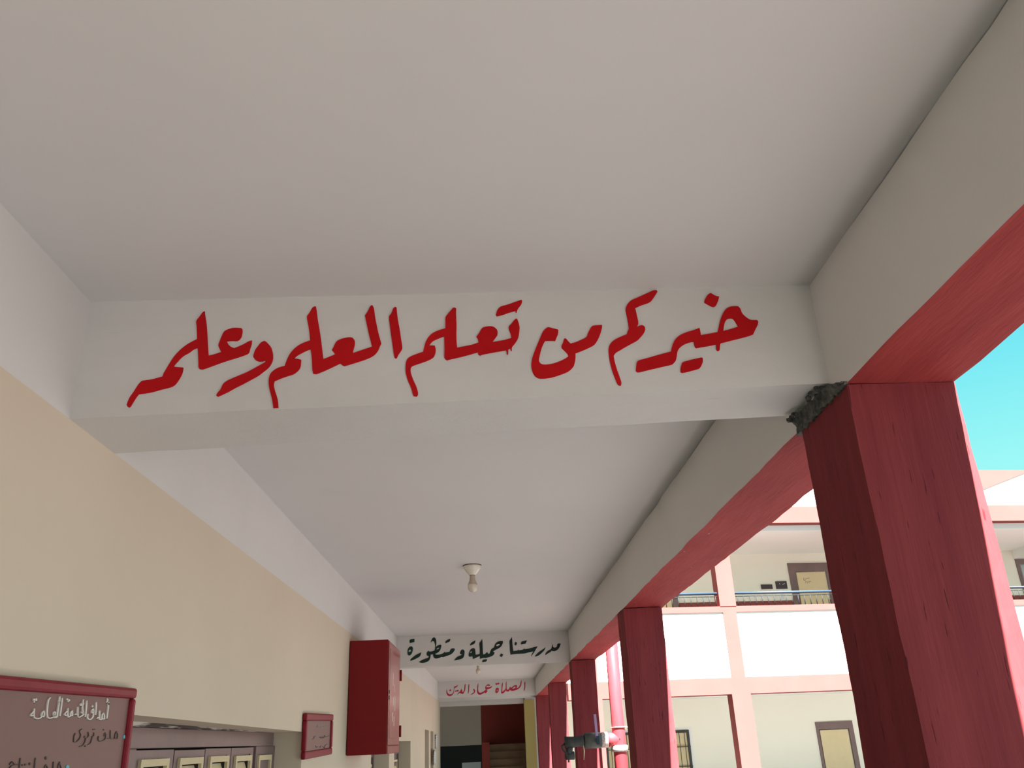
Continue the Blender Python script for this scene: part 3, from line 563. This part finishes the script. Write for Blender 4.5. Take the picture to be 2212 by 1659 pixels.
# ---------------------------------------------------------------- wing across the courtyard
FA = math.radians(6); FO = Vector((1.5, 22.6, 0)); FU = Vector((math.cos(FA), math.sin(FA), 0)); FN = Vector((-math.sin(FA), math.cos(FA), 0))
def fp(p, d=0):
    r_ = ray(p); q = FO+FN*d; k_ = (q-EV).dot(FN)/r_.dot(FN); P = EV+r_*k_
    return (P-FO).dot(FU), P.z
U = lambda x, y, d=0: fp((x, y), d)[0]
ZZ = lambda x, y, d=0: fp((x, y), d)[1]
s0 = ZZ(1700, 1495); bt = ZZ(1640, 1461.5); pt = ZZ(1680, 1307); cp = ZZ(1660, 1320); s1 = (ZZ(1710, 1131)+ZZ(2170, 1123))/2
b1t = (ZZ(1700, 1096)+ZZ(2170, 1089.5))/2; top = ZZ(2165, 1015); rl = (ZZ(1640, 1276)+ZZ(2195, 1270))/2
DEP = 3.6; zc1 = ZZ(1700, 1196, DEP); zc0 = s0+.05
ca0, ca1 = U(1581, 1500), U(1621.5, 1500); cw = ca1-ca0; sp = ca1-U(1303, 1540)
COLS = [ca0+sp*k_ for k_ in range(-1, 5)]
UMIN, UMAX = .5, COLS[-1]+cw
root = tag(empty('school_wing', FO, FA), 'pink and white two storey wing across the sunny courtyard', 'building', kind='thing')
def P(name, mats, f, label=None):
    m = MB(); f(m); o = m.build(name, mats, root)
    if label: tag(o, label)
    return o
TH = .32
P('rear_wall', [CREAMF, REDF], lambda m: (m.box(UMIN, UMAX, DEP, DEP+.25, -.25, zc1+.5, 0), m.box(UMIN, UMAX, DEP-.012, DEP+.01, bt+.3, ZZ(1640, 1298.5, DEP), 1)))
P('upper_floor_slab', CEILF, lambda m: m.box(UMIN, UMAX, .76, DEP, zc0, zc0+.3))
P('balcony_floor', BALF, lambda m: m.box(UMIN, UMAX, TH, DEP, zc0+.301, zc0+.33))
P('ground_floor', PALEF, lambda m: m.box(UMIN, UMAX, -.3, DEP, -.25, -.1))
P('roof_slab', CEILF, lambda m: m.box(UMIN, UMAX, TH, DEP, zc1, zc1+.3))
P('lower_beam', REDF, lambda m: m.box(UMIN, UMAX, 0, .75, s0, bt))
P('upper_beam', REDF, lambda m: m.box(UMIN, UMAX, 0, TH, s1, b1t))
P('parapet', WHITEF, lambda m: m.box(UMIN, UMAX, .03, .20, bt, cp), 'white balcony parapet')
P('parapet_coping', REDF, lambda m: m.box(UMIN, UMAX, .0, .24, cp, pt))
P('roof_parapet', WHITEF, lambda m: m.box(UMIN, UMAX, .03, .2, b1t, top))
for u in COLS:
    P('column', REDF, lambda m: m.box(u, u+cw, -.012, TH+.02, -.1, s0))
    P('column', REDF, lambda m: m.box(u, u+cw*.9, -.012, TH+.02, pt, s1))
    P('column_band', REDF, lambda m: m.box(u+.06, u+cw*.86, -.0, .03, bt, cp))
    if u in (COLS[0], COLS[4]): P('ceiling_beam', CEILF, lambda m: m.box(u+.05, u+.35, TH+.02, DEP, zc1-.28, zc1))
# red zigzag painted on the roof parapet, one peak over each column
p0, p1 = fp((2125, 1057)), fp((2212, 1022.5))
sl = (p1[1]-p0[1])/(p1[0]-p0[0])
uc = COLS[3]+cw*.45
zlow = p0[1]-sl*(p0[0]-uc)
for u in (COLS[3],):
    uu = u+cw*.45; wd_ = (top-zlow)/sl; zlo = zlow
    P('painted_peak', REDF, lambda m: m.add([(uu-wd_,.012,top),(uu,.012,zlo),(uu+wd_,.012,top),(uu-wd_,.03,top),(uu,.03,zlo),(uu+wd_,.03,top)], [(0,1,2),(5,4,3),(0,3,4,1),(1,4,5,2),(2,5,3,0)]))

def world_empty(name, u, d, z): return empty(name, FO+FU*u+FN*d+Vector((0, 0, z)), FA)
def railing(k_, label):
    u0, u1 = COLS[k_]+cw*.9, COLS[k_+1]
    t = tag(world_empty('balcony_railing', u0, .12, pt), label, 'railing', 'balcony railings of the far wing')
    L = u1-u0; h = rl-pt
    m = MB(); m.tube([(0, 0, h), (L, 0, h)], .035, 12); m.build('handrail', STEEL, t)
    m = MB(); m.tube([(0, 0, h-.085), (L, 0, h-.085)], .012, 8); m.build('lower_rail', GREYST, t)
    n = int(L/.172)
    for i in range(n):
        m = MB(); x = (i+.7)*L/n; m.tube([(x, 0, -.0), (x, 0, h-.085)], .012, 6); m.build('baluster', GREYST, t)
railing(0, 'balcony railing past the pale column, nearer the corridor'); railing(1, 'balcony railing in front of the cream upper door'); railing(3, 'balcony railing in front of the blue glazed upper door')

def fdoor(n, tl, pl, top_in, inner_r, outer_r, zbase, panel, label=None):
    """tl = outer upper corner, pl = panel upper corner, in photo points on the rear wall"""
    u0, z1 = fp(tl, DEP); u1 = U(outer_r, tl[1], DEP); ui0, zi = fp(pl, DEP); ui1 = U(inner_r, pl[1], DEP)
    t = struct(world_empty('door_%d' % n, u0, DEP, zbase)); Lw = u1-u0; hh = z1-zbase; a, b, c_ = ui0-u0, ui1-u0, zi-zbase
    m = MB(); m.box(0, a, -.03, .05, 0, hh); m.box(b, Lw, -.03, .05, 0, hh); m.box(a, b, -.03, .05, c_, hh); m.build('door_frame', BROWND, t)
    m = MB(); m.box(a+.03, b-.03, -.015, .03, .1, c_-.02); pn = m.build('door_panel', panel, t, bevel=.012)
    m = MB(); m.box(a, b, .0, .04, 0, c_); m.build('door_leaf', PLATE, t)
    return t, pn, u0, z1
d6, pn, ud, zd = fdoor(6, (1700, 1217), (1717, 1235), 0, 1783, 1797, zc0+.3, LOUV)
def fstroke(parent, paths, w, d, material, origin_u, zb, name, label):
    m = MB(); pl = lambda p: Vector((fp(p, d)[0]-origin_u, d-DEP, fp(p, d)[1]-zb))
    for q in paths: stroke(m, q, w, pl, Vector((0, .003, 0)))
    return tag(m.build(name, material, parent), label)
Q = crop(1440, 1160, 6.144)
fstroke(d6, [Q(q) for q in [[(1822,540),(1820,572),(1838,578),(1848,550),(1866,555),(1880,545),(1897,548)], [(1845,590),(1850,612)], [(1845,592),(1862,590)], [(1875,590),(1870,612)], [(1890,588),(1893,612)], [(1890,590),(1912,590),(1914,598)]]], .35, DEP-.018, INK, ud, zc0+.3, 'door_lettering', 'faint Arabic class number')
fdoor(7, (1760, 1560), (1768, 1576), 0, 1833, 1840, -.25, LOUV)
fdoor(8, (2191, 1208), (2201, 1219), 0, 2280, 2292, zc0+.3, GLASSW)
fdoor(9, (1395, 1222), (1405, 1240), 0, 1446, 1457, zc0+.3, LOUV)
for (x0, y0, x1, y1, lab) in ((1643, 1263, 1669, 1272.5, 'small brown plate low on the cream balcony wall'), (1674, 1256, 1701, 1272, 'square brown plate next to the upper cream door')):
    u0, z1 = fp((x0, y0), DEP); u1, z0 = fp((x1, y1), DEP)
    t = tag(world_empty('wall_plate', u0, DEP, z0), lab, 'sign', 'brown plates on the balcony wall')
    m = MB(); m.box(0, u1-u0, -.03, 0, 0, z1-z0); m.build('plate', PLATE, t, bevel=.008)
    if x0 > 1660:
        m = MB()
        for q in ((.30, .62), (.58, .50), (.70, .62)): m.box((u1-u0)*q[0], (u1-u0)*(q[0]+.08), -.034, -.029, (z1-z0)*q[1], (z1-z0)*(q[1]+.08))
        tag(m.build('pale_marks', PAPER, t), 'pale marks on the plate')
u0, z1 = fp((1684, 1284), DEP); u1, z0 = fp((1694, 1294), DEP)
m = MB(); m.box(0, u1-u0, -.006, 0, 0, z1-z0); o = m.build('paper_notice', PAPER, None); o.location = FO+FU*u0+FN*DEP+Vector((0, 0, z0)); o.rotation_euler = (0, 0, FA)
tag(o, 'pale paper notice behind the balcony railing', 'notice')
# grilled window on the ground floor
u0, u1 = U(1306, 1590, DEP), U(1487, 1580, DEP); z1 = ZZ(1480, 1577, DEP); z0 = z1-1.5
w_ = struct(world_empty('window_1', u0, DEP, z0)); L = u1-u0; hh = z1-z0
m = MB()
for a in ((0, L, 0, .07), (0, L, hh-.07, hh), (0, .07, .07, hh-.07), (L-.07, L, .07, hh-.07), (L*.5-.03, L*.5+.03, .07, hh-.07)): m.box(a[0], a[1], -.05, .0, a[2], a[3])
m.build('window_frame', IRON, w_)
m = MB(); m.box(.05, L-.05, -.012, -.004, .05, hh-.05); m.build('pane', LOUV, w_)
m = MB()
for x in [L*k_/16 for k_ in range(1, 16)]: m.box(x-.008, x+.008, -.075, -.06, .0, hh)
for z_ in (hh*.35, hh*.7): m.box(0, L, -.078, -.058, z_-.012, z_+.012)
m.build('grille', IRON, w_)
m = MB(); m.box(L+.01, L+.10, -.015, .0, -.1, hh+.06); m.box(-.1, L+.01, -.015, 0, hh+.005, hh+.06); m.build('window_surround', CEILF, w_)
